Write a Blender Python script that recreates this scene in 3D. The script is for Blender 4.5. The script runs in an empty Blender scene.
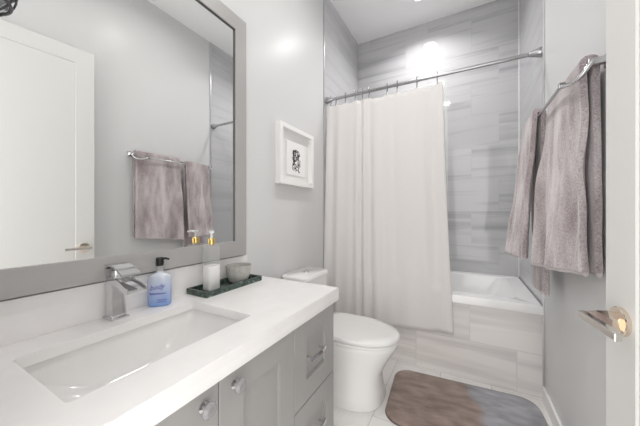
import bpy, bmesh, math, random
from mathutils import Vector, Matrix, noise as mnoise

SC = bpy.context.scene
COL = SC.collection
PI = math.pi
random.seed(7)

# ---------------------------------------------------------------- camera, world, lights, exposure
W, YB, YT, ZC = 1.524, 2.93, 2.085, 3.10      # room width, back wall, tub front, ceiling height
cam_d = bpy.data.cameras.new('camera')
cam_d.sensor_width = 36.0
cam_d.lens = 266.0 / 640 * 36
cam_d.clip_start = 0.01
cam = bpy.data.objects.new('camera', cam_d)
COL.objects.link(cam)
cam.location = (1.097, 0.0, 1.14)
cam.rotation_euler = (PI / 2, 0, math.radians(28.6))
SC.camera = cam

world = bpy.data.worlds.new('world')
SC.world = world
world.use_nodes = True
world.node_tree.nodes['Background'].inputs['Color'].default_value = (1.0, 0.985, 0.96, 1)
world.node_tree.nodes['Background'].inputs['Strength'].default_value = 1.75

def area(name, loc, power, size, color=(1, 1, 1), spread=150):
    d = bpy.data.lights.new(name, 'AREA')
    d.shape = 'DISK'; d.size = size; d.energy = power; d.color = color
    d.spread = math.radians(spread)
    o = bpy.data.objects.new(name, d); COL.objects.link(o); o.location = loc
    return o
LIGHTS = [(0.74, 2.52), (0.76, 1.45), (0.80, 0.62)]
area('shower_downlight', (0.74, 2.52, ZC - 0.012), 5.7, 0.13, (1.0, 0.985, 0.975), 138)
area('added_room_light', (0.76, 1.45, ZC - 0.012), 4.0, 0.13, (1.0, 0.98, 0.95), 165)  # out-of-view lamp added to light the middle of the room
area('added_door_light', (0.80, 0.62, ZC - 0.012), 2.2, 0.13, (1.0, 0.98, 0.95), 165)  # unseen lamp added to brighten the door end

SC.view_settings.view_transform = 'Standard'
SC.view_settings.look = 'None'
SC.view_settings.gamma = 1.0
SC.view_settings.use_curve_mapping = False
SC.view_settings.exposure = 0.6
SC.cycles.max_bounces = 16
SC.cycles.diffuse_bounces = 10
SC.cycles.glossy_bounces = 8
SC.cycles.transmission_bounces = 10

# ---------------------------------------------------------------- material helpers
def new_mat(name):
    m = bpy.data.materials.new(name); m.use_nodes = True
    nt = m.node_tree
    return m, nt, nt.nodes['Principled BSDF']

def pm(name, col, rough=0.5, metal=0.0, trans=0.0, ior=1.45, coat=0.0, spec=None, bump=None, var=None, sheen=0.0):
    """principled material; bump=(scale,strength), var=(scale,amount) tints the colour a little with noise"""
    m, nt, b = new_mat(name)
    c = (*col, 1)
    b.inputs['Base Color'].default_value = c
    b.inputs['Roughness'].default_value = rough
    b.inputs['Metallic'].default_value = metal
    b.inputs['Transmission Weight'].default_value = trans
    b.inputs['IOR'].default_value = ior
    b.inputs['Coat Weight'].default_value = coat
    b.inputs['Sheen Weight'].default_value = sheen
    if spec is not None: b.inputs['Specular IOR Level'].default_value = spec
    if bump or var:
        tc = nt.nodes.new('ShaderNodeTexCoord')
    if var:
        n = nt.nodes.new('ShaderNodeTexNoise'); n.inputs['Scale'].default_value = var[0]; n.inputs['Detail'].default_value = 4
        nt.links.new(tc.outputs['Object'], n.inputs['Vector'])
        r = nt.nodes.new('ShaderNodeValToRGB')
        k = var[1]
        r.color_ramp.elements[0].color = (*[max(0, x * (1 - k)) for x in col], 1)
        r.color_ramp.elements[1].color = (*[min(1, x * (1 + k)) for x in col], 1)
        r.color_ramp.elements[0].position = .3; r.color_ramp.elements[1].position = .7
        nt.links.new(n.outputs['Fac'], r.inputs['Fac']); nt.links.new(r.outputs['Color'], b.inputs['Base Color'])
    if bump:
        n = nt.nodes.new('ShaderNodeTexNoise'); n.inputs['Scale'].default_value = bump[0]; n.inputs['Detail'].default_value = 3
        nt.links.new(tc.outputs['Object'], n.inputs['Vector'])
        bp = nt.nodes.new('ShaderNodeBump'); bp.inputs['Strength'].default_value = bump[1]; bp.inputs['Distance'].default_value = 0.004
        nt.links.new(n.outputs['Fac'], bp.inputs['Height']); nt.links.new(bp.outputs['Normal'], b.inputs['Normal'])
    return m

def tile_mat(name, axes, tw, th, off, light, dark, grout, rough, streak=(0.9, 16.0), amount=1.0, contrast=(.42, .72), gsize=0.0025, offset=0.5):
    """stone tiles laid in running bond; every tile has its own run of horizontal veins"""
    m, nt, b = new_mat(name)
    N, L = nt.nodes.new, nt.links.new
    tc = N('ShaderNodeTexCoord'); sep = N('ShaderNodeSeparateXYZ'); L(tc.outputs['Object'], sep.inputs[0])
    comb = N('ShaderNodeCombineXYZ')
    for i, ax in enumerate(axes):
        a = N('ShaderNodeMath'); a.operation = 'ADD'; a.inputs[1].default_value = off[i]
        L(sep.outputs[ax], a.inputs[0]); L(a.outputs[0], comb.inputs[i])
    br = N('ShaderNodeTexBrick'); br.offset = offset; br.squash = 1.0
    br.inputs['Scale'].default_value = 1.0
    br.inputs['Brick Width'].default_value = tw; br.inputs['Row Height'].default_value = th
    br.inputs['Mortar Size'].default_value = gsize; br.inputs['Mortar Smooth'].default_value = 0.3
    br.inputs['Color1'].default_value = (0, 0, 0, 1); br.inputs['Color2'].default_value = (1, 1, 1, 1)
    br.inputs['Mortar'].default_value = (0.5, 0.5, 0.5, 1)
    L(comb.outputs[0], br.inputs['Vector'])
    mp = N('ShaderNodeMapping'); mp.inputs['Scale'].default_value = (streak[0], streak[1], 1)
    L(comb.outputs[0], mp.inputs['Vector'])
    wm = N('ShaderNodeMath'); wm.operation = 'MULTIPLY'; wm.inputs[1].default_value = 23.0
    L(br.outputs['Color'], wm.inputs[0])
    nz = N('ShaderNodeTexNoise'); nz.noise_dimensions = '4D'
    nz.inputs['Scale'].default_value = 1.0; nz.inputs['Detail'].default_value = 3; nz.inputs['Roughness'].default_value = .6
    nz.inputs['Distortion'].default_value = 0.6
    L(mp.outputs[0], nz.inputs['Vector']); L(wm.outputs[0], nz.inputs['W'])
    ramp = N('ShaderNodeValToRGB')
    ramp.color_ramp.elements[0].position = contrast[0]; ramp.color_ramp.elements[1].position = contrast[1]
    ramp.color_ramp.elements[0].color = (*light, 1)
    ramp.color_ramp.elements[1].color = (*[l + (d - l) * amount for l, d in zip(light, dark)], 1)
    # some tiles are almost plain, others strongly veined
    tr_ = N('ShaderNodeMath'); tr_.operation = 'MULTIPLY'; tr_.inputs[1].default_value = 7.31; L(br.outputs['Color'], tr_.inputs[0])
    fr_ = N('ShaderNodeMath'); fr_.operation = 'FRACT'; L(tr_.outputs[0], fr_.inputs[0])
    sh_ = N('ShaderNodeMath'); sh_.operation = 'MULTIPLY_ADD'; sh_.inputs[1].default_value = .16; L(fr_.outputs[0], sh_.inputs[0]); L(nz.outputs['Fac'], sh_.inputs[2])
    sb_ = N('ShaderNodeMath'); sb_.operation = 'SUBTRACT'; sb_.inputs[1].default_value = .08; L(sh_.outputs[0], sb_.inputs[0])
    L(sb_.outputs[0], ramp.inputs['Fac'])
    mix = N('ShaderNodeMix'); mix.data_type = 'RGBA'
    L(br.outputs['Fac'], mix.inputs[0]); L(ramp.outputs['Color'], mix.inputs[6]); mix.inputs[7].default_value = (*grout, 1)
    L(mix.outputs[2], b.inputs['Base Color'])
    b.inputs['Roughness'].default_value = rough
    bp = N('ShaderNodeBump'); bp.inputs['Strength'].default_value = .25; bp.inputs['Distance'].default_value = .002; bp.invert = True
    L(br.outputs['Fac'], bp.inputs['Height']); L(bp.outputs['Normal'], b.inputs['Normal'])
    return m

M = {}
M['paint'] = pm('wall_paint', (.67, .673, .676), .31, spec=.15)
M['ceil'] = pm('ceiling_paint', (.96, .96, .96), .7)
M['trim'] = pm('white_trim_paint', (.86, .86, .85), .3)
M['doorpaint'] = pm('door_paint', (.69, .687, .672), .4, spec=.3)
SL, SD = (.57, .57, .583), (.41, .41, .43)
M['tile_back'] = tile_mat('shower_tile_back', (0, 2), .61, .305, (.07, .065), SL, SD, (.52, .52, .535), .06, streak=(.7, 15), offset=.64, contrast=(.50, .70))
M['tile_side'] = tile_mat('shower_tile_side', (1, 2), .61, .305, (.05, .065), SL, SD, (.52, .52, .535), .06, amount=.6, streak=(.8, 13))
M['tile_apron'] = tile_mat('apron_tile', (0, 2), .61, .265, (.095, .0), (.84, .81, .795), (.56, .535, .525), (.68, .66, .645), .3, amount=.8, offset=.572, streak=(.8, 10))
M['tile_floor'] = tile_mat('floor_tile', (1, 0), .61, .305, (.07, -.03), (.86, .845, .83), (.74, .725, .71), (.60, .585, .57), .3, amount=.6, offset=.5)
M['metal_trim'] = pm('tile_edge_metal', (.62, .62, .63), .3, 1.0)
M['porcelain'] = pm('white_porcelain', (.88, .875, .865), .08, coat=.3)
M['basin'] = pm('sink_porcelain', (.80, .795, .785), .10, coat=.3)
M['tub'] = pm('white_tub_acrylic', (.90, .90, .90), .12, coat=.3)
M['quartz'] = pm('white_quartz', (.83, .815, .81), .22, var=(14, .02))
M['cab'] = pm('grey_cabinet_paint', (.345, .34, .333), .38)
M['cabdark'] = pm('cabinet_inside', (.22, .22, .22), .6)
M['chrome'] = pm('chrome', (.70, .70, .71), .06, 1.0)
M['nickel'] = pm('satin_nickel', (.70, .67, .63), .16, 1.0)
M['bronze'] = pm('warm_polished_nickel', (.78, .68, .58), .08, 1.0)
M['brushed'] = pm('brushed_steel', (.46, .46, .47), .25, 1.0)
M['frame'] = pm('mirror_frame_grey', (.40, .39, .385), .32)
M['framedark'] = pm('mirror_frame_dark_lip', (.10, .095, .09), .4)
M['mirror'] = pm('mirror_silver', (.93, .935, .93), 0.0, 1.0)
M['glass'] = pm('clear_glass', (1, 1, 1), .01, trans=1.0, ior=1.45)
M['crystal'] = pm('knob_crystal', (.42, .42, .43), .08, trans=.45, coat=.5)
M['black'] = pm('black_plastic', (.015, .015, .017), .3)
M['ink'] = pm('black_ink', (.03, .03, .035), .6)
M['paper'] = pm('white_paper', (.86, .86, .86), .7)
M['mat'] = pm('white_mat_board', (.80, .80, .79), .8)
M['picframe'] = pm('white_picture_frame', (.87, .865, .855), .3)
M['gold'] = pm('gold_collar', (.85, .60, .22), .2, 1.0)
M['whiteplastic'] = pm('white_plastic', (.85, .85, .84), .25)
M['stone'] = pm('grey_ceramic', (.40, .395, .37), .6, var=(60, .12), bump=(160, .15))
M['lotion'] = pm('white_lotion', (.86, .85, .84), .35)
M['rubber'] = pm('dark_drain', (.1, .1, .1), .3)

# curtain cloth: diffuse with a little light passing through
m, nt, b = new_mat('curtain_cloth')
tr = nt.nodes.new('ShaderNodeBsdfTranslucent'); tr.inputs['Color'].default_value = (.88, .86, .845, 1)
mx = nt.nodes.new('ShaderNodeMixShader'); mx.inputs[0].default_value = .22
b.inputs['Base Color'].default_value = (.88, .86, .85, 1); b.inputs['Roughness'].default_value = .75
nt.links.new(b.outputs[0], mx.inputs[1]); nt.links.new(tr.outputs[0], mx.inputs[2])
nt.links.new(mx.outputs[0], nt.nodes['Material Output'].inputs['Surface'])
tc = nt.nodes.new('ShaderNodeTexCoord'); wv = nt.nodes.new('ShaderNodeTexNoise'); wv.inputs['Scale'].default_value = 9; wv.inputs['Detail'].default_value = 3
bp = nt.nodes.new('ShaderNodeBump'); bp.inputs['Strength'].default_value = .25; bp.inputs['Distance'].default_value = .01
nt.links.new(tc.outputs['Object'], wv.inputs['Vector']); nt.links.new(wv.outputs['Fac'], bp.inputs['Height']); nt.links.new(bp.outputs[0], b.inputs['Normal'])
M['curtain'] = m
m, nt, b = new_mat('thin_clear_plastic')
tr = nt.nodes.new('ShaderNodeBsdfTransparent'); tr.inputs['Color'].default_value = (.93, .94, .94, 1); mx = nt.nodes.new('ShaderNodeMixShader'); mx.inputs[0].default_value = .8
b.inputs['Base Color'].default_value = (.8, .8, .8, 1); b.inputs['Roughness'].default_value = .05
nt.links.new(b.outputs[0], mx.inputs[1]); nt.links.new(tr.outputs[0], mx.inputs[2])
nt.links.new(mx.outputs[0], nt.nodes['Material Output'].inputs['Surface'])
M['thin'] = m
m, nt, b = new_mat('liner_vinyl')
tr = nt.nodes.new('ShaderNodeBsdfTransparent'); mx = nt.nodes.new('ShaderNodeMixShader'); mx.inputs[0].default_value = .55
b.inputs['Base Color'].default_value = (.80, .83, .81, 1); b.inputs['Roughness'].default_value = .25
nt.links.new(b.outputs[0], mx.inputs[1]); nt.links.new(tr.outputs[0], mx.inputs[2])
nt.links.new(mx.outputs[0], nt.nodes['Material Output'].inputs['Surface'])
M['liner'] = m

def terry(name, c1, c2, scale=(18, 18, 3), fine=170, strength=1.0):
    m, nt, b = new_mat(name)
    N, L = nt.nodes.new, nt.links.new
    tc = N('ShaderNodeTexCoord'); mp = N('ShaderNodeMapping'); mp.inputs['Scale'].default_value = scale
    L(tc.outputs['Object'], mp.inputs['Vector'])
    n1 = N('ShaderNodeTexNoise'); n1.inputs['Scale'].default_value = 1; n1.inputs['Detail'].default_value = 5; L(mp.outputs[0], n1.inputs['Vector'])
    n2 = N('ShaderNodeTexNoise'); n2.inputs['Scale'].default_value = fine; n2.inputs['Detail'].default_value = 2; L(tc.outputs['Object'], n2.inputs['Vector'])
    add = N('ShaderNodeMath'); add.operation = 'MULTIPLY_ADD'; add.inputs[1].default_value = .6
    L(n2.outputs['Fac'], add.inputs[0]); L(n1.outputs['Fac'], add.inputs[2])
    r = N('ShaderNodeValToRGB'); r.color_ramp.elements[0].position = .58; r.color_ramp.elements[1].position = 1.0
    r.color_ramp.elements[0].color = (*c1, 1); r.color_ramp.elements[1].color = (*c2, 1)
    L(add.outputs[0], r.inputs['Fac']); L(r.outputs['Color'], b.inputs['Base Color'])
    b.inputs['Roughness'].default_value = .95; b.inputs['Sheen Weight'].default_value = .5; b.inputs['Sheen Roughness'].default_value = .5
    b.inputs['Specular IOR Level'].default_value = .1
    bp = N('ShaderNodeBump'); bp.inputs['Strength'].default_value = strength; bp.inputs['Distance'].default_value = .003
    L(n2.outputs['Fac'], bp.inputs['Height']); L(bp.outputs[0], b.inputs['Normal'])
    return m
M['towel'] = terry('mauve_terry', (.27, .22, .225), (.62, .565, .575), scale=(13, 13, 4))
M['hem'] = pm('towel_hem', (.52, .48, .48), .8)

# ---------------------------------------------------------------- mesh helpers (world coordinates in, objects get their base as origin)
def bx(bm, lo, hi, bev=0.0, seg=2):
    lo, hi = Vector(lo), Vector(hi)
    r = bmesh.ops.create_cube(bm, size=1.0)
    vs = r['verts']
    bmesh.ops.scale(bm, vec=hi - lo, verts=vs)
    bmesh.ops.translate(bm, vec=(lo + hi) / 2, verts=vs)
    if bev > 0:
        es = list({e for v in vs for e in v.link_edges})
        bmesh.ops.bevel(bm, geom=es, offset=bev, segments=seg, profile=.6, affect='EDGES')
    return bm

def box_bm(lo, hi, bev=0.0, seg=2):
    return bx(bmesh.new(), lo, hi, bev, seg)

def loft(bm, rings, cap0=True, cap1=True, closed=True):
    L = [[bm.verts.new(p) for p in r] for r in rings]
    n = len(rings[0])
    for a, b in zip(L[:-1], L[1:]):
        for i in range(n if closed else n - 1):
            j = (i + 1) % n
            bm.faces.new((a[i], a[j], b[j], b[i]))
    if cap0: bm.faces.new(list(reversed(L[0])))
    if cap1: bm.faces.new(L[-1])
    return L

def lathe(bm, c, prof, seg=32, axis='z'):
    """profile of (radius, height) about an axis through c"""
    rings = []
    for r, h in prof:
        ring = []
        for i in range(seg):
            t = 2 * PI * i / seg
            p = (r * math.cos(t), r * math.sin(t), h)
            if axis == 'x': p = (h, r * math.cos(t), r * math.sin(t))
            if axis == 'y': p = (r * math.sin(t), h, r * math.cos(t))
            ring.append(Vector(c) + Vector(p))
        rings.append(ring)
    loft(bm, rings)
    return bm

def tube(bm, pts, r, seg=12, cap=True):
    pts = [Vector(p) for p in pts]
    rings = []
    up = Vector((0, 0, 1))
    for i, p in enumerate(pts):
        d = (pts[min(i + 1, len(pts) - 1)] - pts[max(i - 1, 0)]).normalized()
        ref = up if abs(d.dot(up)) < .95 else Vector((1, 0, 0))
        a = d.cross(ref).normalized(); b2 = d.cross(a).normalized()
        rr = r[i] if isinstance(r, (list, tuple)) else r
        rings.append([p + a * rr * math.cos(2 * PI * k / seg) + b2 * rr * math.sin(2 * PI * k / seg) for k in range(seg)])
    loft(bm, rings, cap, cap)
    return bm

def rrect(cx, cy, hx, hy, r, z, n=6):
    """rounded rectangle loop in the xy plane"""
    pts = []
    for (sx, sy, a0) in ((1, 1, 0), (-1, 1, PI / 2), (-1, -1, PI), (1, -1, 1.5 * PI)):
        for k in range(n + 1):
            a = a0 + PI / 2 * k / n
            pts.append(Vector((cx + sx * (hx - r) + r * math.cos(a), cy + sy * (hy - r) + r * math.sin(a), z)))
    return pts

def obj(name, bm, mat, parent=None, smooth=None, loc=None, mods=()):
    """links bm as one mesh object; loc is the base of a top-level mesh, children sit in their thing's frame"""
    bmesh.ops.recalc_face_normals(bm, faces=bm.faces)
    me = bpy.data.meshes.new(name)
    if smooth is not None:
        for f in bm.faces: f.smooth = True
        for e in bm.edges:
            if len(e.link_faces) == 2 and e.calc_face_angle(0) > math.radians(smooth): e.smooth = False
    bm.to_mesh(me); bm.free()
    base = Vector((0, 0, 0))
    if parent is not None: base = BASE[parent.name]
    elif loc is not None: base = Vector(loc)
    if base.length: me.transform(Matrix.Translation(-base))
    me.materials.append(mat)
    o = bpy.data.objects.new(name, me); COL.objects.link(o)
    if parent is not None: o.parent = parent
    else: o.location = base
    BASE[o.name] = base
    for kind, kw in mods:
        md = o.modifiers.new(kind.lower(), kind)
        for k, v in kw.items(): setattr(md, k, v)
    return o
BASE = {}

def thing(name, label, cat, loc, group=None):
    o = bpy.data.objects.new(name, None); COL.objects.link(o)
    o.empty_display_size = .05
    o.location = loc; BASE[o.name] = Vector(loc)
    return tag(o, label, cat, group)

def tag(o, label, cat, group=None):
    o['label'] = label; o['category'] = cat
    if group: o['group'] = group
    return o

def struct(name, bm, mat, parent=None, label=None, **kw):
    o = obj(name, bm, mat, parent, **kw)
    if parent is None:
        o['kind'] = 'structure'
        if label: o['label'] = label
    return o

# ---------------------------------------------------------------- the room
TH = .08
struct('floor', box_bm((-TH, -.5, -.05), (W + TH, YB + TH, 0)), M['tile_floor'], label='pale stone tile floor of the bathroom')
struct('ceiling', box_bm((-TH, -.5, ZC), (W + TH, YB + TH, ZC + .06)), M['ceil'], label='flat white bathroom ceiling')
struct('wall_left', box_bm((-TH, -.06, 0), (0, YT, ZC)), M['paint'], label='pale grey painted wall behind the vanity')
struct('wall_tub_left', box_bm((-TH, YT, 0), (0.004, YB, ZC)), M['tile_side'], label='grey veined tile wall at the left end of the tub')
struct('wall_back', box_bm((-TH, YB, 0), (W + TH, YB + TH, ZC)), M['tile_back'], label='grey veined tile wall behind the tub')
struct('wall_tub_right', box_bm((W - .004, YT, 0), (W + TH, YB, ZC)), M['tile_side'], label='grey veined tile wall at the right end of the tub')
struct('wall_right', box_bm((W, -.06, 0), (W + TH, YT, ZC)), M['paint'], label='pale grey painted wall behind the towel rack')
b = box_bm((0, -.06, 0), (.60, .055, ZC)); bx(b, (.60, -.06, 2.42), (W, .055, ZC))
struct('wall_front', b, M['paint'], label='painted wall around the doorway')
struct('trim_1', box_bm((-.002, YT - .012, 0), (.010, YT + .004, ZC), .002), M['metal_trim'], label='thin metal strip edging the tile on the left wall')
struct('trim_2', box_bm((W - .010, YT - .012, .0), (W + .002, YT + .004, ZC), .002), M['metal_trim'], label='thin metal strip edging the tile on the right wall')
struct('trim_3', box_bm((W - .009, YB - .009, .57), (W - .002, YB + .002, ZC), .001), M['trim'], label='white corner bead between the back and right tile walls')
for nm, lo, hi in (('baseboard_right', (W - .014, .2, 0), (W, YT - .012, .085)), ('baseboard_left', (0, 1.16, 0), (.014, YT - .012, .085))):
    struct(nm, box_bm(lo, hi, .004), M['trim'], label='low white baseboard along the %s wall' % nm.split('_')[1])
# tiled apron in front of the tub
struct('wall_apron', box_bm((0.006, YT, 0), (W - .006, YT + .05, .515), .002), M['tile_apron'], label='greige tiled apron below the bathtub rim')

# recessed lights; the two away from the tub are added and unseen
for i, (x, y) in enumerate(LIGHTS):
    t = thing('recessed_light', ['round recessed ceiling light over the bathtub', 'added, unseen round recessed ceiling light in front of the toilet',
              'added, unseen round recessed ceiling light near the door'][i], 'ceiling light', (x, y, ZC), 'recessed ceiling lights')
    b = bmesh.new(); lathe(b, (x, y, ZC), [(.058, -.002), (.060, -.008), (.080, -.006), (.082, 0), (.058, 0)], 40)
    obj('trim_ring', b, M['trim'], t, 40)
    m, nt, p = new_mat('downlight_lens')
    p.inputs['Base Color'].default_value = (.9, .9, .9, 1); p.inputs['Emission Color'].default_value = (1, .98, .95, 1)
    p.inputs['Emission Strength'].default_value = 8
    b = bmesh.new(); lathe(b, (x, y, ZC), [(.001, -.004), (.058, -.004), (.058, -.001), (.001, -.001)], 40)
    obj('lens', b, m, t, 40)

# ---------------------------------------------------------------- bathtub
tb = thing('bathtub', 'white alcove bathtub with a wide rim behind the tiled apron', 'bathtub', (W / 2, (YT + YB) / 2, .02))
def trect(x0, x1, y0, y1, r, z, n=6): return rrect((x0 + x1) / 2, (y0 + y1) / 2, (x1 - x0) / 2, (y1 - y0) / 2, r, z, n)
b = bmesh.new()
x0, x1, y0, y1 = .008, W - .008, YT - .014, YB - .004
loft(b, [trect(x0 + .01, x1 - .01, y0 + .02, y1, .004, .516), trect(x0, x1, y0, y1, .004, .519), trect(x0, x1, y0, y1, .006, .562), trect(x0 + .006, x1 - .006, y0 + .006, y1, .006, .571),
         trect(.13, 1.405, 2.175, 2.845, .06, .571), trect(.14, 1.395, 2.185, 2.835, .06, .563),
         trect(.17, 1.33, 2.205, 2.815, .08, .44), trect(.22, 1.20, 2.235, 2.785, .10, .24), trect(.27, 1.14, 2.27, 2.75, .10, .20)], cap0=False)
obj('tub_shell', b, M['tub'], tb, 35)
b = bmesh.new(); lathe(b, (.36, 2.51, .2), [(.001, .004), (.03, .004), (.034, .001), (.034, 0)], 24)
obj('drain', b, M['chrome'], tb, 40)

# ---------------------------------------------------------------- curtain rod
RZ, RY = 2.145, 2.12
t = thing('curtain_rod', 'chrome shower curtain rod spanning the tub from wall to wall', 'curtain rod', (0.004, RY, RZ))
b = bmesh.new(); tube(b, [(.03, RY, RZ), (W - .03, RY, RZ)], .0125, 20); obj('rod', b, M['brushed'], t, 40)
for s in (0, 1):
    prof = [(.001, 0), (.030, 0), (.030, .012), (.024, .03), (.016, .06), (.013, .066), (.001, .066)]
    b = bmesh.new()
    if s == 0: lathe(b, (.0045, RY, RZ), prof, 28, 'x')
    else: lathe(b, (W - .0045, RY, RZ), [(r, -h) for r, h in prof], 28, 'x')
    obj('flange', b, M['brushed'], t, 40)

# ---------------------------------------------------------------- shower curtain
t = thing('shower_curtain', 'off-white shower curtain hanging from the chrome rod in front of the tub', 'shower curtain', (.5, RY, .27))
hooks = [.05, .10, .19, .28, .345, .40, .55, .63, .777, .918]
def hook_sag(x):
    # fabric is pulled up at the hooks and sags between them
    for a, c in zip(hooks[:-1], hooks[1:]):
        if a <= x <= c:
            u = (x - a) / (c - a); return -.17 * (c - a) * 4 * u * (1 - u)
    return 0
NX, NZ = 220, 60
folds = [(.035, .012, .035), (.085, -.010, .03), (.13, .012, .028), (.20, .006, .05), (.30, .024, .022), (.335, -.022, .018), (.365, .022, .02), (.41, -.018, .022), (.46, .016, .035), (.56, .006, .05), (.60, -.012, .03), (.66, .008, .05), (.78, .010, .06), (.87, -.010, .04), (.94, .008, .03)]
b = bmesh.new(); grid = []
for j in range(NZ + 1):
    v = j / NZ
    row = []
    for i in range(NX + 1):
        u = i / NX
        xt = .018 + u * (.955 - .018)
        xb = .012 + u * (1.028 - .012)
        x = xt + (xb - xt) * v ** 1.3
        fo = 0
        for fx, fa, fw in folds:
            d = (xt - fx) / fw
            fo += fa * math.exp(-d * d)
        fo += .004 * math.sin(xt * 55 + 1.5 * v) + .003 * math.sin(xt * 21 - 2 * v)
        y = RY - .002 + (-.066) * v - fo * (.45 + .55 * min(1, v * 3)) * (1 - .25 * v)
        zt = RZ - .052 + hook_sag(xt)
        zb = .258 + .045 * u ** 1.5 + .010 * math.sin(u * 9) * (1 - u)
        z = zt + (zb - zt) * v
        y = min(y, 2.064) if z < .62 else y
        row.append(b.verts.new((x, y, z)))
    grid.append(row)
for j in range(NZ):
    for i in range(NX):
        b.faces.new((grid[j][i], grid[j][i + 1], grid[j + 1][i + 1], grid[j + 1][i]))
cl = obj('curtain_fabric', b, M['curtain'], t, 80, mods=[('SOLIDIFY', dict(thickness=.0015, offset=0))])
# thin liner on the tub side
b = bmesh.new()
grid = []
for j in range(31):
    v = j / 30; row = []
    for i in range(61):
        u = i / 60; x = .03 + u * (.985 - .03)
        y = RY + .006 + .055 * min(1, v * 1.15) + .012 * math.sin(x * 40) * min(1, v * 4) * .6
        y = max(y, 2.195) if RZ - .055 - v * 1.6 < .62 else y
        row.append(b.verts.new((x, y + .012 * v, RZ - .06 - v * 1.47)))
    grid.append(row)
for j in range(30):
    for i in range(60): b.faces.new((grid[j][i], grid[j][i + 1], grid[j + 1][i + 1], grid[j + 1][i]))
ln = obj('liner', b, M['liner'], t, 80); ln['label'] = 'thin clear vinyl liner'
for x in hooks:
    b = bmesh.new()
    pts = [(x, RY + .0165 * math.cos(a), RZ + .004 + (.030 if math.sin(a) > 0 else .020) * math.sin(a)) for a in [math.radians(d) for d in range(-40, 221, 20)]]
    pts = [(x, RY + .002, RZ - .062), (x, RY + .008, RZ - .045)] + pts + [(x, RY - .010, RZ - .04), (x, RY - .005, RZ - .062)]
    tube(b, pts, .0028, 8)
    obj('hook', b, M['brushed'], t, 60)

# ---------------------------------------------------------------- toilet
TC = 1.600
t = thing('toilet', 'white one-piece skirted toilet between the vanity and the tub', 'toilet', (.36, TC, 0))
def egg(xb, xf, hw, z, n=40, fx=.95):
    """toilet outline: squared at the back (xb), round at the front (xf)"""
    pts = []
    xm = xb + (xf - xb) * .47
    for k in range(n):
        a = 2 * PI * k / n
        c, s = math.cos(a), math.sin(a)
        if c >= 0: p = (xm + (xf - xm) * abs(c) ** fx, hw * math.copysign(abs(s) ** fx, s))
        else: p = (xm - (xm - xb) * abs(c) ** (2 / 4.2), hw * math.copysign(abs(s) ** (2 / 4.2), s))
        pts.append(Vector((p[0], TC + p[1], z)))
    return pts
b = bmesh.new()
loft(b, [egg(.06, .660, .186, .001, fx=.68), egg(.055, .667, .190, .012, fx=.68), egg(.06, .655, .182, .07, fx=.70), egg(.06, .648, .176, .13, fx=.74), egg(.06, .655, .174, .18, fx=.80), egg(.06, .685, .177, .24, fx=.88),
         egg(.06, .720, .184, .30), egg(.06, .740, .188, .335), egg(.06, .745, .189, .357), egg(.06, .738, .186, .364)])
obj('bowl', b, M['porcelain'], t, 50)
b = bmesh.new()
loft(b, [egg(.225, .742, .186, .366), egg(.22, .75, .190, .370), egg(.22, .75, .190, .380), egg(.225, .742, .186, .384)])
obj('seat', b, M['whiteplastic'], t, 50)
b = bmesh.new()
loft(b, [egg(.225, .748, .187, .387), egg(.218, .756, .192, .391), egg(.218, .757, .1925, .405), egg(.224, .748, .187, .414), egg(.26, .70, .15, .4175), egg(.36, .6, .06, .419)])
obj('lid', b, M['whiteplastic'], t, 50)
b = bmesh.new()
loft(b, [trect(.022, .205, TC - .155, TC + .155, .03, .36), trect(.02, .205, TC - .165, TC + .165, .03, .5), trect(.018, .200, TC - .168, TC + .168, .035, .69)])
obj('tank', b, M['porcelain'], t, 50)
b = bmesh.new()
loft(b, [trect(.016, .206, TC - .172, TC + .172, .04, .692), trect(.012, .212, TC - .178, TC + .178, .045, .697), trect(.012, .212, TC - .178, TC + .178, .045, .718), trect(.020, .204, TC - .17, TC + .17, .045, .726)])
obj('tank_lid', b, M['porcelain'], t, 50)
b = bmesh.new(); lathe(b, (.115, TC, .726), [(.001, .007), (.018, .007), (.019, .004), (.024, .004), (.026, .001), (.026, 0), (.001, 0)], 28)
obj('flush_button', b, M['chrome'], t, 40)

# ---------------------------------------------------------------- vanity
VY0, VY1, XF = .058, 1.150, .545
t = thing('vanity_cabinet', 'grey shaker bathroom vanity cabinet under the white countertop', 'cabinet', (.27, .6, 0))
b = bmesh.new()
for lo, hi in (((0.002, VY0, .09), (.523, VY0 + .018, .753)), ((0.002, VY1 - .018, 0), (.523, VY1, .753)), ((0.002, .808, .09), (.523, .824, .753)),
               ((0.002, VY0, .09), (.523, VY1, .108)), ((0.002, VY0, .09), (.012, VY1, .753)), ((.44, VY0, 0), (.455, VY1, .09)),
               ((.507, VY0, .69), (.523, VY1, .728)), ((.507, VY0, .09), (.523, VY1, .10))):
    bx(b, lo, hi)
obj('cabinet_body', b, M['cab'], t)
def shaker(y0, y1, z0, z1, fr, back=.524, front=XF, rec=.013):
    b = bmesh.new()
    def rect(ya, yb, za, zb, x): return [Vector((x, ya, za)), Vector((x, yb, za)), Vector((x, yb, zb)), Vector((x, ya, zb))]
    e = .0015
    loft(b, [rect(y0, y1, z0, z1, back), rect(y0, y1, z0, z1, front - e), rect(y0 + e, y1 - e, z0 + e, z1 - e, front),
             rect(y0 + fr, y1 - fr, z0 + fr, z1 - fr, front), rect(y0 + fr + .001, y1 - fr - .001, z0 + fr + .001, z1 - fr - .001, front - rec)])
    return b
def knob(parent, y, z):
    b = bmesh.new(); lathe(b, (XF, y, z), [(.001, 0), (.012, 0), (.013, .004), (.006, .007), (.005, .016), (.008, .018), (.001, .018)], 20, 'x')
    k = obj('knob', b, M['chrome'], parent, 40)
    b = bmesh.new(); lathe(b, (XF + .018, y, z), [(.001, 0), (.011, 0), (.0205, .006), (.0205, .009), (.013, .016), (.001, .017)], 10, 'x')
    obj('crystal', b, M['crystal'], k)
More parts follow.
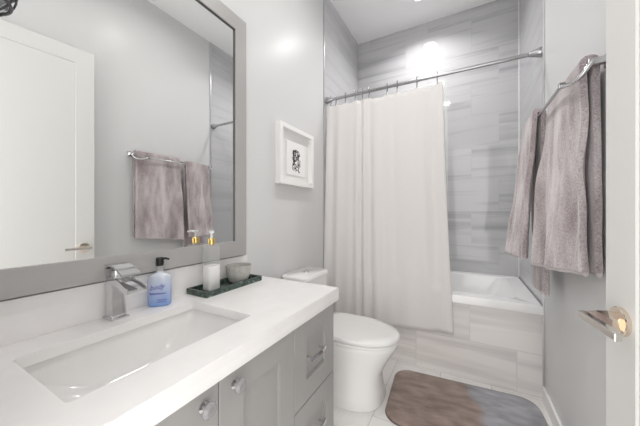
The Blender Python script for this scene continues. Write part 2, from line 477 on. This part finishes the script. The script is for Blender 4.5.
d = obj('door', shaker(VY0 + .004, .4715, .095, .722, .085), M['cab'], t); knob(d, .425, .676)
d = obj('door', shaker(.4745, .8145, .095, .722, .085), M['cab'], t); knob(d, .524, .676)
def pull(parent, y, z):
    b = bmesh.new()
    for s in (-1, 1):
        tube(b, [(XF - .001, y + s * .046, z), (XF + .024, y + s * .046, z)], .005, 12)
    n = 12
    pts = [(XF + .024 + .007 * math.sin(PI * k / n), y - .062 + .124 * k / n, z) for k in range(n + 1)]
    rings = [[Vector((p[0] + dx, p[1], p[2] + dz)) for dx, dz in ((-.004, -.006), (.004, -.006), (.004, .006), (-.004, .006))] for p in pts]
    loft(b, rings)
    obj('handle', b, M['chrome'], parent, 40)
for z0, z1 in ((.392, .722), (.095, .388)):
    d = obj('drawer', shaker(.8175, 1.1485, z0, z1, .085), M['cab'], t)
    pull(d, .955, (z0 + z1) / 2 + .010)

# countertop with the sink cut-out
SX0, SX1, SY0, SY1 = .133, .447, .208, .696
def plate(bm, ox0, ox1, oy0, oy1, ix0, ix1, iy0, iy1, z0, z1, r=.012):
    n = 5
    o1 = trect(ox0, ox1, oy0, oy1, .002, z1, n); o1b = trect(ox0 - 0, ox1, oy0, oy1, .002, z0, n)
    i1 = trect(ix0, ix1, iy0, iy1, r, z1, n); i0 = trect(ix0, ix1, iy0, iy1, r, z0, n)
    loft(bm, [i1, o1, o1b, i0, i1], False, False)
t = thing('countertop', 'white quartz countertop with backsplash on the grey vanity', 'countertop', (.28, .6, .727))
b = bmesh.new(); plate(b, .001, .568, .056, 1.156, SX0, SX1, SY0, SY1, .755, .785)
bx(b, (.542, .056, .727), (.568, 1.156, .7552), .0008); bx(b, (.02, 1.151, .727), (.542, 1.156, .7552))
obj('slab', b, M['quartz'], t, 40)
obj('backsplash', box_bm((.001, .057, .785), (.018, 1.122, .905), .0015), M['quartz'], t)
# sink
t = thing('sink', 'white rectangular undermount sink set in the countertop', 'sink', (.29, .45, .62))
b = bmesh.new()
def basin(d, r, z, e=0): return trect(SX0 - .006 + d, SX1 + .006 - d, SY0 - .006 + d + e, SY1 + .006 - d - e, r, z)
loft(b, [basin(-.020, .02, .7545), basin(-.004, .018, .7545), basin(-.002, .02, .745, .002), basin(.002, .03, .72, .012), basin(.007, .035, .69, .035), basin(.014, .045, .66, .070),
         basin(.030, .05, .632, .115), basin(.06, .05, .616, .150), basin(.105, .03, .610, .178)], cap0=False)
obj('basin', b, M['basin'], t, 40, mods=[('SOLIDIFY', dict(thickness=.006, offset=-1))])
b = bmesh.new(); lathe(b, (.29, .452, .6105), [(.001, .003), (.020, .003), (.024, .001), (.024, -.002), (.001, -.002)], 24)
obj('drain', b, M['chrome'], t, 40)

# faucet
FX, FY = .052, .463
t = thing('faucet', 'chrome single-lever waterfall faucet behind the sink', 'faucet', (FX, FY, .785))
obj('base_plate', box_bm((FX - .030, FY - .027, .785), (FX + .034, FY + .027, .791), .0015), M['chrome'], t)
b = bmesh.new()
loft(b, [rrect(FX, FY, .024, .022, .004, .791), rrect(FX, FY, .024, .022, .004, .80), rrect(FX - .003, FY, .020, .021, .004, .845), rrect(FX - .002, FY, .022, .021, .004, .88), rrect(FX, FY, .025, .022, .004, .905), rrect(FX, FY, .025, .022, .004, .928)])
obj('body', b, M['chrome'], t, 30)
b = bmesh.new()                      # open waterfall spout curving down to its lip
rings = []
for k in range(11):
    u = k / 10; x = FX + .016 + .118 * u; z = .925 - .006 * u - .022 * u * u
    w = .023 + .007 * u; th = .022 - .012 * u
    rings.append([Vector((x, FY - w, z - th)), Vector((x, FY + w, z - th)), Vector((x, FY + w, z + .004)), Vector((x, FY + w - .004, z + .004)), Vector((x, FY + w - .004, z - .003)), Vector((x, FY - w + .004, z - .003)), Vector((x, FY - w + .004, z + .004)), Vector((x, FY - w, z + .004))])
loft(b, rings); obj('spout', b, M['chrome'], t, 30)
b = bmesh.new()                      # broad bowed lever
rings = []
for k in range(13):
    u = k / 12; x = FX - .030 + .130 * u; z = .944 + .030 * math.sin(PI * (.25 + .62 * u)) - .012 * u
    w = .025 + .003 * u; th = .007 if u > .2 else .016
    rings.append([Vector((x, FY - w, z - th)), Vector((x, FY + w, z - th)), Vector((x, FY + w, z)), Vector((x, FY - w, z))])
loft(b, rings); obj('lever', b, M['chrome'], t, 30)
b = bmesh.new(); lathe(b, (FX, FY, .926), [(.001, 0), (.017, 0), (.017, .020), (.001, .020)], 24); obj('cartridge', b, M['chrome'], t, 40)

# ---------------------------------------------------------------- mirror
MZ0, MZ1, MY0, MY1, FW = .912, 2.190, .058, 1.097, .084
t = thing('wall_mirror', 'large wall mirror in a flat grey frame above the vanity', 'mirror', (.002, .6, MZ0))
b = bmesh.new()
def yz(y0, y1, z0, z1, x): return [Vector((x, y0, z0)), Vector((x, y1, z0)), Vector((x, y1, z1)), Vector((x, y0, z1))]
loft(b, [yz(MY0, MY1, MZ0, MZ1, .002), yz(MY0, MY1, MZ0, MZ1, .034), yz(MY0 + .001, MY1 - .001, MZ0 + .001, MZ1 - .001, .035),
         yz(MY0 + FW - .005, MY1 - FW + .005, MZ0 + FW - .005, MZ1 - FW + .005, .035), yz(MY0 + FW - .005, MY1 - FW + .005, MZ0 + FW - .005, MZ1 - FW + .005, .022)], False, False)
obj('frame', b, M['frame'], t)
b = bmesh.new(); k = FW - .005
bx(b, (.022, MY0 + k, MZ1 - k - .003), (.031, MY1 - k, MZ1 - k)); bx(b, (.022, MY0 + k, MZ0 + k), (.031, MY0 + k + .003, MZ1 - k)); bx(b, (.022, MY1 - k - .003, MZ0 + k), (.031, MY1 - k, MZ1 - k))
o = obj('inner_lip', b, M['framedark'], t); o['label'] = 'thin dark inner lip'
obj('glass', box_bm((.012, MY0 + .05, MZ0 + .05), (.025, MY1 - .05, MZ1 - .05)), M['mirror'], t)

# ---------------------------------------------------------------- framed picture
t = thing('picture_frame', 'small white shadow-box frame with a black ink drawing on the wall above the toilet', 'picture', (.001, 1.612, 1.335))
b = bmesh.new(); y0, y1, z0, z1 = 1.395, 1.83, 1.335, 1.745; fw = .03
loft(b, [yz(y0, y1, z0, z1, .001), yz(y0, y1, z0, z1, .043), yz(y0 + .001, y1 - .001, z0 + .001, z1 - .001, .044), yz(y0 + fw, y1 - fw, z0 + fw, z1 - fw, .044), yz(y0 + fw, y1 - fw, z0 + fw, z1 - fw, .008)], False, False)
obj('frame', b, M['picframe'], t)
obj('backing', box_bm((.003, y0 + .02, z0 + .02), (.010, y1 - .02, z1 - .02)), M['mat'], t)
pa = obj('art_paper', box_bm((.014, 1.500, 1.412), (.017, 1.735, 1.650)), M['paper'], t)
b = bmesh.new(); rs = random.Random(3)
def stroke(pts, r): tube(b, [(.0176, 1.617 + p[0], 1.53 + p[1]) for p in pts], r, 5)
for k in range(30):
    cy, cz = rs.uniform(-.042, .048), rs.uniform(-.08, .06)
    a0 = rs.uniform(0, 6.3); rr = rs.uniform(.007, .018)
    stroke([(cy + rr * math.cos(a0 + s * .55) * (1 - .04 * s), cz + rr * 1.2 * math.sin(a0 + s * .55)) for s in range(8)], rs.choice((.0013, .002, .003)))
stroke([(-.032, .06), (-.036, .02), (-.030, -.02), (-.034, -.05)], .0045); stroke([(-.032, .06), (-.012, .045), (-.014, .02)], .003)
stroke([(.034, .045), (.03, .01), (.022, -.03), (.028, -.06)], .0025); stroke([(.01, -.075), (.03, -.085)], .002)
o = obj('ink_drawing', b, M['ink'], pa); o['label'] = 'loose black ink drawing'

# ---------------------------------------------------------------- things on the counter
ZT = .785
# blue hand soap: flat oval bottle turned towards the room
t = thing('soap_bottle', 'clear blue hand soap bottle with a black pump beside the faucet', 'soap bottle', (.062, .606, ZT))
SP = Vector((.062, .606, 0)); ang = math.radians(-42)
def oval(hw, hd, z, n=28, p=2.6):
    out = []
    for k in range(n):
        a = 2 * PI * k / n; c, s = math.cos(a), math.sin(a)
        u = hw * math.copysign(abs(c) ** (2 / p), c); v = hd * math.copysign(abs(s) ** (2 / p), s)
        out.append(Vector((SP.x - u * math.sin(ang) * -1 * -1 + v * math.cos(ang), SP.y + u * math.cos(ang) + v * math.sin(ang), z)))
    return out
m, nt, p = new_mat('blue_soap_bottle')
tc = nt.nodes.new('ShaderNodeTexCoord'); sp = nt.nodes.new('ShaderNodeSeparateXYZ'); rp = nt.nodes.new('ShaderNodeValToRGB'); mr = nt.nodes.new('ShaderNodeMapRange')
nt.links.new(tc.outputs['Object'], sp.inputs[0]); nt.links.new(sp.outputs['Z'], mr.inputs['Value']); mr.inputs['From Max'].default_value = .125
e = rp.color_ramp.elements; e[0].color = (.24, .42, .80, 1); e[1].color = (.78, .82, .90, 1); e[1].position = .95
x = e.new(.25); x.color = (.40, .53, .86, 1); x = e.new(.7); x.color = (.64, .72, .90, 1)
nt.links.new(mr.outputs[0], rp.inputs['Fac']); nt.links.new(rp.outputs['Color'], p.inputs['Base Color'])
p.inputs['Roughness'].default_value = .12; p.inputs['Transmission Weight'].default_value = .25; p.inputs['Coat Weight'].default_value = .5
b = bmesh.new()
loft(b, [oval(.034, .020, ZT), oval(.039, .0235, ZT + .004), oval(.040, .024, ZT + .02), oval(.040, .024, ZT + .104), oval(.0385, .0235, ZT + .113), oval(.033, .022, ZT + .119), oval(.020, .018, ZT + .124, p=2.2), oval(.012, .012, ZT + .128, p=2), oval(.012, .012, ZT + .132, p=2)])
obj('bottle', b, m, t, 40)
b = bmesh.new(); lathe(b, (SP.x, SP.y, ZT), [(.001, .152), (.0125, .152), (.0135, .156), (.0135, .176), (.012, .183), (.001, .184)], 20)
tube(b, [(SP.x, SP.y, ZT + .178), (SP.x + .014, SP.y + .016, ZT + .179), (SP.x + .022, SP.y + .024, ZT + .175)], [.005, .0045, .0035], 10)
obj('pump', b, M['black'], t, 40)
b = bmesh.new(); lathe(b, (SP.x, SP.y, ZT), [(.001, .131), (.0135, .131), (.0135, .146), (.009, .148), (.009, .153), (.001, .153)], 20)
o = obj('collar', b, M['thin'], t, 40); o['label'] = 'clear plastic collar'
# lettering: the word is set flat and then laid on the bottle's front
mtxt = pm('violet_print', (.09, .05, .34), .4)
def lay(u, z, lift=.0006):
    # point on the oval front at horizontal offset u
    c = max(-.999, min(.999, u / .040)); s = (1 - abs(c) ** 2.6) ** (1 / 2.6); v = .024 * s + lift
    nu = u
    return Vector((SP.x - nu * math.sin(ang) + v * math.cos(ang), SP.y + nu * math.cos(ang) + v * math.sin(ang), ZT + z))
cu = bpy.data.curves.new('txt', 'FONT'); cu.body = 'body'; cu.size = .026; cu.shear = .35; cu.resolution_u = 3
to = bpy.data.objects.new('txt', cu); COL.objects.link(to); bpy.context.view_layer.update()
me = bpy.data.meshes.new_from_object(to.evaluated_get(bpy.context.evaluated_depsgraph_get()))
b = bmesh.new(); b.from_mesh(me)
bpy.data.objects.remove(to); bpy.data.curves.remove(cu); bpy.data.meshes.remove(me)
bmesh.ops.subdivide_edges(b, edges=b.edges, cuts=1)
for v in b.verts:
    v.co = lay(-.030 + v.co.x * .95, .064 + v.co.y + v.co.x * .12)
for line, (u0, u1, z, r) in enumerate(((-.030, .026, .050, .0011), (-.004, .028, .026, .0006), (-.004, .026, .018, .0006))):
    n = 40
    tube(b, [lay(u0 + (u1 - u0) * k / n, z + (.004 if line == 0 else .0015) * math.sin(k * (1.1 if line == 0 else 1.9)) * (1.0 if line else (1 - k / n * .6))) for k in range(n + 1)], r, 5)
bmesh.ops.dissolve_degenerate(b, dist=1e-6, edges=b.edges)
o = obj('lettering', b, mtxt, t); o['label'] = 'violet script lettering'

# green marble tray
m, nt, p = new_mat('green_marble')
tc = nt.nodes.new('ShaderNodeTexCoord'); n1 = nt.nodes.new('ShaderNodeTexNoise'); n1.inputs['Scale'].default_value = 28; n1.inputs['Detail'].default_value = 7; n1.inputs['Distortion'].default_value = 1.6
rp = nt.nodes.new('ShaderNodeValToRGB'); e = rp.color_ramp.elements
e[0].position = .38; e[0].color = (.022, .035, .030, 1); e[1].position = .72; e[1].color = (.22, .27, .24, 1); x = e.new(.55); x.color = (.055, .085, .070, 1)
nt.links.new(tc.outputs['Object'], n1.inputs['Vector']); nt.links.new(n1.outputs['Fac'], rp.inputs['Fac']); nt.links.new(rp.outputs['Color'], p.inputs['Base Color']); p.inputs['Roughness'].default_value = .22
TX0, TX1, TY0, TY1 = .022, .154, .745, 1.088
t = thing('marble_tray', 'dark green marble tray at the back of the countertop', 'tray', (.087, .93, ZT))
b = bmesh.new()
loft(b, [trect(TX0, TX1, TY0, TY1, .002, ZT), trect(TX0, TX1, TY0, TY1, .002, ZT + .024), trect(TX0 + .009, TX1 - .009, TY0 + .009, TY1 - .009, .002, ZT + .024), trect(TX0 + .009, TX1 - .009, TY0 + .009, TY1 - .009, .002, ZT + .008)])
obj('tray_body', b, m, t)
# lotion bottle on the tray
BX, BY, BZ, BH = .080, .830, ZT + .0085, .026
t = thing('lotion_bottle', 'tall clear bottle of white lotion with a gold pump on the marble tray', 'lotion bottle', (BX, BY, BZ))
b = bmesh.new()
loft(b, [rrect(BX, BY, .027, .032, .014, BZ + .108), rrect(BX, BY, .027, .032, .014, BZ + BH + .166), rrect(BX, BY, .024, .028, .014, BZ + BH + .173), rrect(BX, BY, .012, .012, .0115, BZ + BH + .176), rrect(BX, BY, .011, .011, .0105, BZ + BH + .18)], cap0=False)
obj('glass_bottle', b, M['thin'], t, 40)
b = bmesh.new()
loft(b, [rrect(BX, BY, .024, .029, .014, BZ), rrect(BX, BY, .0265, .0315, .014, BZ + .004), rrect(BX, BY, .027, .032, .014, BZ + .108), rrect(BX, BY, .020, .025, .014, BZ + .109)])
obj('lotion', b, M['lotion'], t, 40)
BZ += BH
b = bmesh.new(); lathe(b, (BX, BY, BZ), [(.0115, .178), (.0155, .178), (.0155, .203), (.012, .206), (.001, .206)], 24); obj('collar', b, M['gold'], t, 40)
b = bmesh.new(); lathe(b, (BX, BY, BZ), [(.001, .205), (.005, .206), (.005, .228), (.011, .229), (.011, .240), (.001, .241)], 20)
tube(b, [(BX, BY, BZ + .235), (BX + .020, BY - .018, BZ + .236), (BX + .027, BY - .024, BZ + .231)], [.0055, .0045, .004], 10)
obj('pump_head', b, M['whiteplastic'], t, 40)
# small bowl on the tray
BZ -= BH
BX, BY = .090, .985
b = bmesh.new(); lathe(b, (BX, BY, BZ), [(.001, 0), (.036, 0), (.046, .008), (.056, .034), (.062, .082), (.061, .085), (.059, .082), (.052, .034), (.042, .014), (.001, .011)], 40)
tag(obj('bowl', b, M['stone'], None, 40, loc=(BX, BY, BZ)), 'small round grey ceramic bowl at the far end of the marble tray', 'bowl')

# ---------------------------------------------------------------- bath mat
RC, RA = Vector((1.085, 1.735, 0)), math.radians(4.0)
def rot(p): return Vector((RC.x + p.x * math.cos(RA) - p.y * math.sin(RA), RC.y + p.x * math.sin(RA) + p.y * math.cos(RA), p.z))
m, nt, p = new_mat('mat_pile')
N, L = nt.nodes.new, nt.links.new
tc = N('ShaderNodeTexCoord'); mp = N('ShaderNodeMapping'); mp.inputs['Scale'].default_value = (9, 22, 10); mp.inputs['Rotation'].default_value = (0, 0, .3); L(tc.outputs['Object'], mp.inputs[0])
n1 = N('ShaderNodeTexNoise'); n1.inputs['Scale'].default_value = 1; n1.inputs['Detail'].default_value = 6; L(mp.outputs[0], n1.inputs['Vector'])
n2 = N('ShaderNodeTexNoise'); n2.inputs['Scale'].default_value = 5; n2.inputs['Detail'].default_value = 4; L(tc.outputs['Object'], n2.inputs['Vector'])
n3 = N('ShaderNodeTexNoise'); n3.inputs['Scale'].default_value = 300; L(tc.outputs['Object'], n3.inputs['Vector'])
ra = N('ShaderNodeValToRGB'); ra.color_ramp.elements[0].color = (.20, .15, .125, 1); ra.color_ramp.elements[1].color = (.40, .31, .275, 1); ra.color_ramp.elements[0].position = .3; ra.color_ramp.elements[1].position = .7
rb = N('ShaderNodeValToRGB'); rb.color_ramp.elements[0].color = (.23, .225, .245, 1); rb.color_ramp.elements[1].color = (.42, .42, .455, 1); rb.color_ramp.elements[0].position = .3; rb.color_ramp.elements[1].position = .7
L(n1.outputs['Fac'], ra.inputs[0]); L(n1.outputs['Fac'], rb.inputs[0])
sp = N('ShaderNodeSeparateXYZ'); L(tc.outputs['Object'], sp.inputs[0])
# grey-blue sheen of the reversed pile, painted as colour over the right-hand part
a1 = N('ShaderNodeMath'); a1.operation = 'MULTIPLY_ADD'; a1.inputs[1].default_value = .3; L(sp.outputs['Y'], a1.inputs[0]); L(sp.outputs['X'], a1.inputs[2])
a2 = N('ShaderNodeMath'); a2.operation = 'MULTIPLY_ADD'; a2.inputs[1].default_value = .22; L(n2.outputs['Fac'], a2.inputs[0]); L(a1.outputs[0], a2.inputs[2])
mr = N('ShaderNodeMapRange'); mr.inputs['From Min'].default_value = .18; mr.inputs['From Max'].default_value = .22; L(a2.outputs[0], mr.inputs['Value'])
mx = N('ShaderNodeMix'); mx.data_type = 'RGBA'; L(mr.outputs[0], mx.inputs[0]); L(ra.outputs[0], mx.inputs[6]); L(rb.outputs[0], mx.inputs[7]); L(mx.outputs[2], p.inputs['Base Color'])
p.inputs['Roughness'].default_value = .9; p.inputs['Sheen Weight'].default_value = .3; p.inputs['Specular IOR Level'].default_value = .1
ad = N('ShaderNodeMath'); ad.operation = 'ADD'; L(n1.outputs['Fac'], ad.inputs[0]); L(n3.outputs['Fac'], ad.inputs[1])
bp = N('ShaderNodeBump'); bp.inputs['Strength'].default_value = .7; bp.inputs['Distance'].default_value = .005; L(ad.outputs[0], bp.inputs['Height']); L(bp.outputs[0], p.inputs['Normal'])
t = thing('bath_mat', 'brown plush bath mat with a painted grey sheen and rounded corners on the tile floor', 'bath mat', (RC.x, RC.y, 0))
b = bmesh.new()
hx, hy, rr = .405, .262, .10
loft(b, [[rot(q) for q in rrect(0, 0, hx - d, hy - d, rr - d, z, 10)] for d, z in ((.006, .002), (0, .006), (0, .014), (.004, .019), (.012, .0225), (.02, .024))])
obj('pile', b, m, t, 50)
b = bmesh.new(); loft(b, [[rot(q) for q in rrect(0, 0, hx + .002, hy + .002, rr, z, 10)] for z in (.0005, .005)])
o = obj('edging', b, pm('mat_edging', (.12, .09, .08), .8), t, 50); o['label'] = 'dark bound edge'

# ---------------------------------------------------------------- towel rack on the right wall
RB = Vector((W, 1.25, 1.655)); BXB, BXF, ZB, ZF = 1.478, 1.425, 1.656, 1.632
t = thing('towel_rack', 'chrome double towel rail with curved arm on the right wall', 'towel rack', (W, 1.62, ZB))
for y in (1.245, 2.045):
    b = bmesh.new(); bx(b, (W - .010, y - .022, ZB - .022), (W - .0005, y + .022, ZB + .022), .002); bx(b, (BXB - .012, y - .011, ZB - .011), (W - .009, y + .011, ZB + .011), .002)
    obj('bracket', b, M['chrome'], t)
b = bmesh.new(); tube(b, [(BXB, 1.236, ZB), (BXB, 2.05, ZB)], .0075, 16); obj('rail', b, M['chrome'], t, 40)
b = bmesh.new(); tube(b, [(BXF, 1.35, ZF), (BXF, 1.965, ZF)], .0075, 16); obj('rail', b, M['chrome'], t, 40)
for y0, y1 in ((1.35, 1.235), (1.965, 2.04)):
    b = bmesh.new(); bx(b, (BXF - .010, y0 - .009, ZF - .010), (BXF + .010, y0 + .009, ZF + .010), .0015); obj('joint', b, M['brushed'], t)
    b = bmesh.new(); n = 14
    pts = []
    for k in range(n + 1):
        a = PI / 2 * k / n
        pts.append((BXB - (BXB - BXF) * math.cos(a), y0 + (y1 - y0) * math.sin(a), ZF + (ZB - ZF) * (k / n) - .034 * math.sin(PI * k / n)))
    tube(b, pts, .0075, 14); obj('arm', b, M['chrome'], t, 40)

# ---------------------------------------------------------------- towels
def towel(name, label, barx, barz, y0, y1, front, back, seed, zc_front, zc_back):
    """a folded towel over a rail: front(v, u) and back(v, u) give the x of each drape at drop v and width u"""
    t = thing(name, label, 'towel', (barx, (y0 + y1) / 2, barz))
    rs = random.Random(seed); NV, NU, R = 46, 40, .0185
    rows = []
    def pt(x, u, z, amp, side):
        y = y0 + (y1 - y0) * u
        w = mnoise.noise(Vector((u * 4 + seed * 7, z * 1.3, side * 5))) * .026 + mnoise.noise(Vector((u * 11 + seed, z * 5, side * 9))) * .011
        return Vector((x + w * amp, y, z))
    for i in range(NV, -1, -1):
        v = i / NV
        row = []
        for k in range(NU + 1):
            u = k / NU; zb = zc_front(u)
            row.append(pt(front(v, u), u, barz - .002 + (zb - barz) * v, min(1, v * 2.2), 0))
        rows.append(row)
    for i in range(1, 8):
        a = PI - PI * i / 8
        rows.append([pt(barx + R * math.cos(a), k / NU, barz + R * math.sin(a), .06, 0) for k in range(NU + 1)])
    for i in range(NV + 1):
        v = i / NV; row = []
        for k in range(NU + 1):
            u = k / NU; zb = zc_back(u)
            row.append(pt(back(v, u), u, barz - .002 + (zb - barz) * v, min(1, v * 2) * .35, 1))
        rows.append(row)
    b = bmesh.new(); G = [[b.verts.new(p) for p in r] for r in rows]
    for a, c in zip(G[:-1], G[1:]):
        for k in range(NU): b.faces.new((a[k], a[k + 1], c[k + 1], c[k]))
    obj('towel_cloth', b, M['towel'], t, 80, mods=[('SOLIDIFY', dict(thickness=.020, offset=0)), ('BEVEL', dict(width=.006, segments=3, limit_method='ANGLE', angle_limit=math.radians(50)))])
    # hems along both lower edges and the flat woven band above the front one
    for r in (rows[0], rows[-1]):
        b = bmesh.new(); tube(b, [p + Vector((0, 0, -.004)) for p in r], .0085, 10)
        o = obj('hem', b, M['hem'], t, 60); o['label'] = 'paler stitched hem'
    return t
def lerp(a, c, u): return a + (c - a) * u
towel('bath_towel', 'mauve grey bath towel nearest the door, hung over the rear rail', BXB, ZB + .008, 1.262, 1.665,
      lambda v, u: lerp(BXB - .017, lerp(1.462, 1.408, u), min(1, v ** .8)) + .020 * math.sin(u * 9 + .6) * v * (1 - u * .3),
      lambda v, u: lerp(BXB + .017, 1.500, v), 1, lambda u: lerp(.932, .892, u), lambda u: lerp(.932, .93, u))
towel('bath_towel', 'mauve grey bath towel nearest the bathtub, hung over the front rail', BXF, ZF + .008, 1.70, 1.955,
      lambda v, u: lerp(BXF - .017, lerp(1.372, 1.312, u), v ** .9) + .012 * math.sin(u * 8) * v,
      lambda v, u: lerp(BXF + .017, 1.452, v) + .008 * math.sin(u * 7) * v, 2, lambda u: .915 - .006 * u, lambda u: .735)

# ---------------------------------------------------------------- the open door against the right wall
HP, EP = Vector((1.515, .066, 0)), Vector((1.414, .950, 0))
du = (EP - HP).normalized(); dn = Vector((-du.y, du.x, 0))         # along the leaf, out of its room face
DL = (EP - HP).length; DH = 2.335
def dp(u, n, z): return HP + du * u + dn * n + Vector((0, 0, z))
b = bmesh.new()
def dr(u0, u1, z0, z1, n): return [dp(u0, n, z0), dp(u1, n, z0), dp(u1, n, z1), dp(u0, n, z1)]
st = .105
loft(b, [dr(0, DL, .01, DH, -.038), dr(0, DL, .01, DH, -.001), dr(.001, DL - .001, .011, DH - .001, 0), dr(st, DL - st, st + .1, DH - st, 0), dr(st + .003, DL - st - .003, st + .103, DH - st - .003, -.0045)])
door = struct('door_1', b, M['doorpaint'], None, loc=(1.47, .5, 0), label='white shaker door standing open against the right wall')
hu, hz = DL - .062, .885
b = bmesh.new()
rings = []
for n_, r_ in ((0, .0335), (.008, .0335), (.010, .0315), (.010, .001)):
    rings.append([dp(hu + r_ * math.cos(2 * PI * k / 36), n_, hz + r_ * math.sin(2 * PI * k / 36)) for k in range(36)])
loft(b, rings)
hd = obj('door_handle', b, M['bronze'], door, 40)
b = bmesh.new()                                   # wide tapering neck
def nr(n_, u0, u1, hz_, dz): return [dp(u0, n_, hz + dz - hz_), dp(u1, n_, hz + dz - hz_), dp(u1, n_, hz + dz + hz_), dp(u0, n_, hz + dz + hz_)]
loft(b, [nr(.009, hu - .024, hu + .024, .016, 0), nr(.036, hu - .040, hu + .025, .013, 0), nr(.058, hu - .085, hu + .026, .0075, 0)])
obj('neck', b, M['bronze'], hd)
b = bmesh.new()                                   # flat lever bar pointing back to the hinge
loft(b, [nr(.054, hu - .108, hu + .027, .0085, 0), nr(.067, hu - .115, hu + .029, .0085, 0), nr(.069, hu - .114, hu + .028, .007, 0)])
obj('lever', b, M['nickel'], hd)

# ---------------------------------------------------------------- crystal pendant in front of the mirror (its edge shows in the mirror)
PC = Vector((.235, .183, 1.838)); PR = .105
t = thing('pendant_light', 'chrome and crystal pendant light reflected in the top left corner of the mirror', 'pendant light', PC)
b = bmesh.new(); tube(b, [(PC.x, PC.y, PC.z + PR * .9), (PC.x, PC.y, ZC - .02)], .003, 8); obj('cord', b, M['black'], t, 60)
b = bmesh.new(); lathe(b, (PC.x, PC.y, ZC), [(.001, -.025), (.05, -.025), (.055, -.02), (.055, -.0005), (.001, -.0005)], 28); obj('canopy', b, M['chrome'], t, 40)
b = bmesh.new()
for lat in (-60, -30, 0, 30, 60):
    r = PR * math.cos(math.radians(lat)); z = PC.z + PR * math.sin(math.radians(lat))
    tube(b, [(PC.x + r * math.cos(2 * PI * k / 36), PC.y + r * math.sin(2 * PI * k / 36), z) for k in range(37)], .005, 8)
for k in range(12):
    a = 2 * PI * k / 12
    tube(b, [(PC.x + PR * math.cos(q) * math.cos(a), PC.y + PR * math.cos(q) * math.sin(a), PC.z + PR * math.sin(q)) for q in [math.radians(d) for d in range(-90, 91, 10)]], .003, 6)
obj('cage', b, pm('dark_chrome', (.12, .12, .13), .15, 1.0), t, 60)
b = bmesh.new(); lathe(b, PC, [(.001, -PR * .96), (PR * .5, -PR * .82), (PR * .83, -PR * .48), (PR * .96, 0), (PR * .83, PR * .48), (PR * .5, PR * .82), (.02, PR * .95)], 12)
obj('crystal_shade', b, pm('crystal', (.9, .9, .92), .05, trans=.85), t)
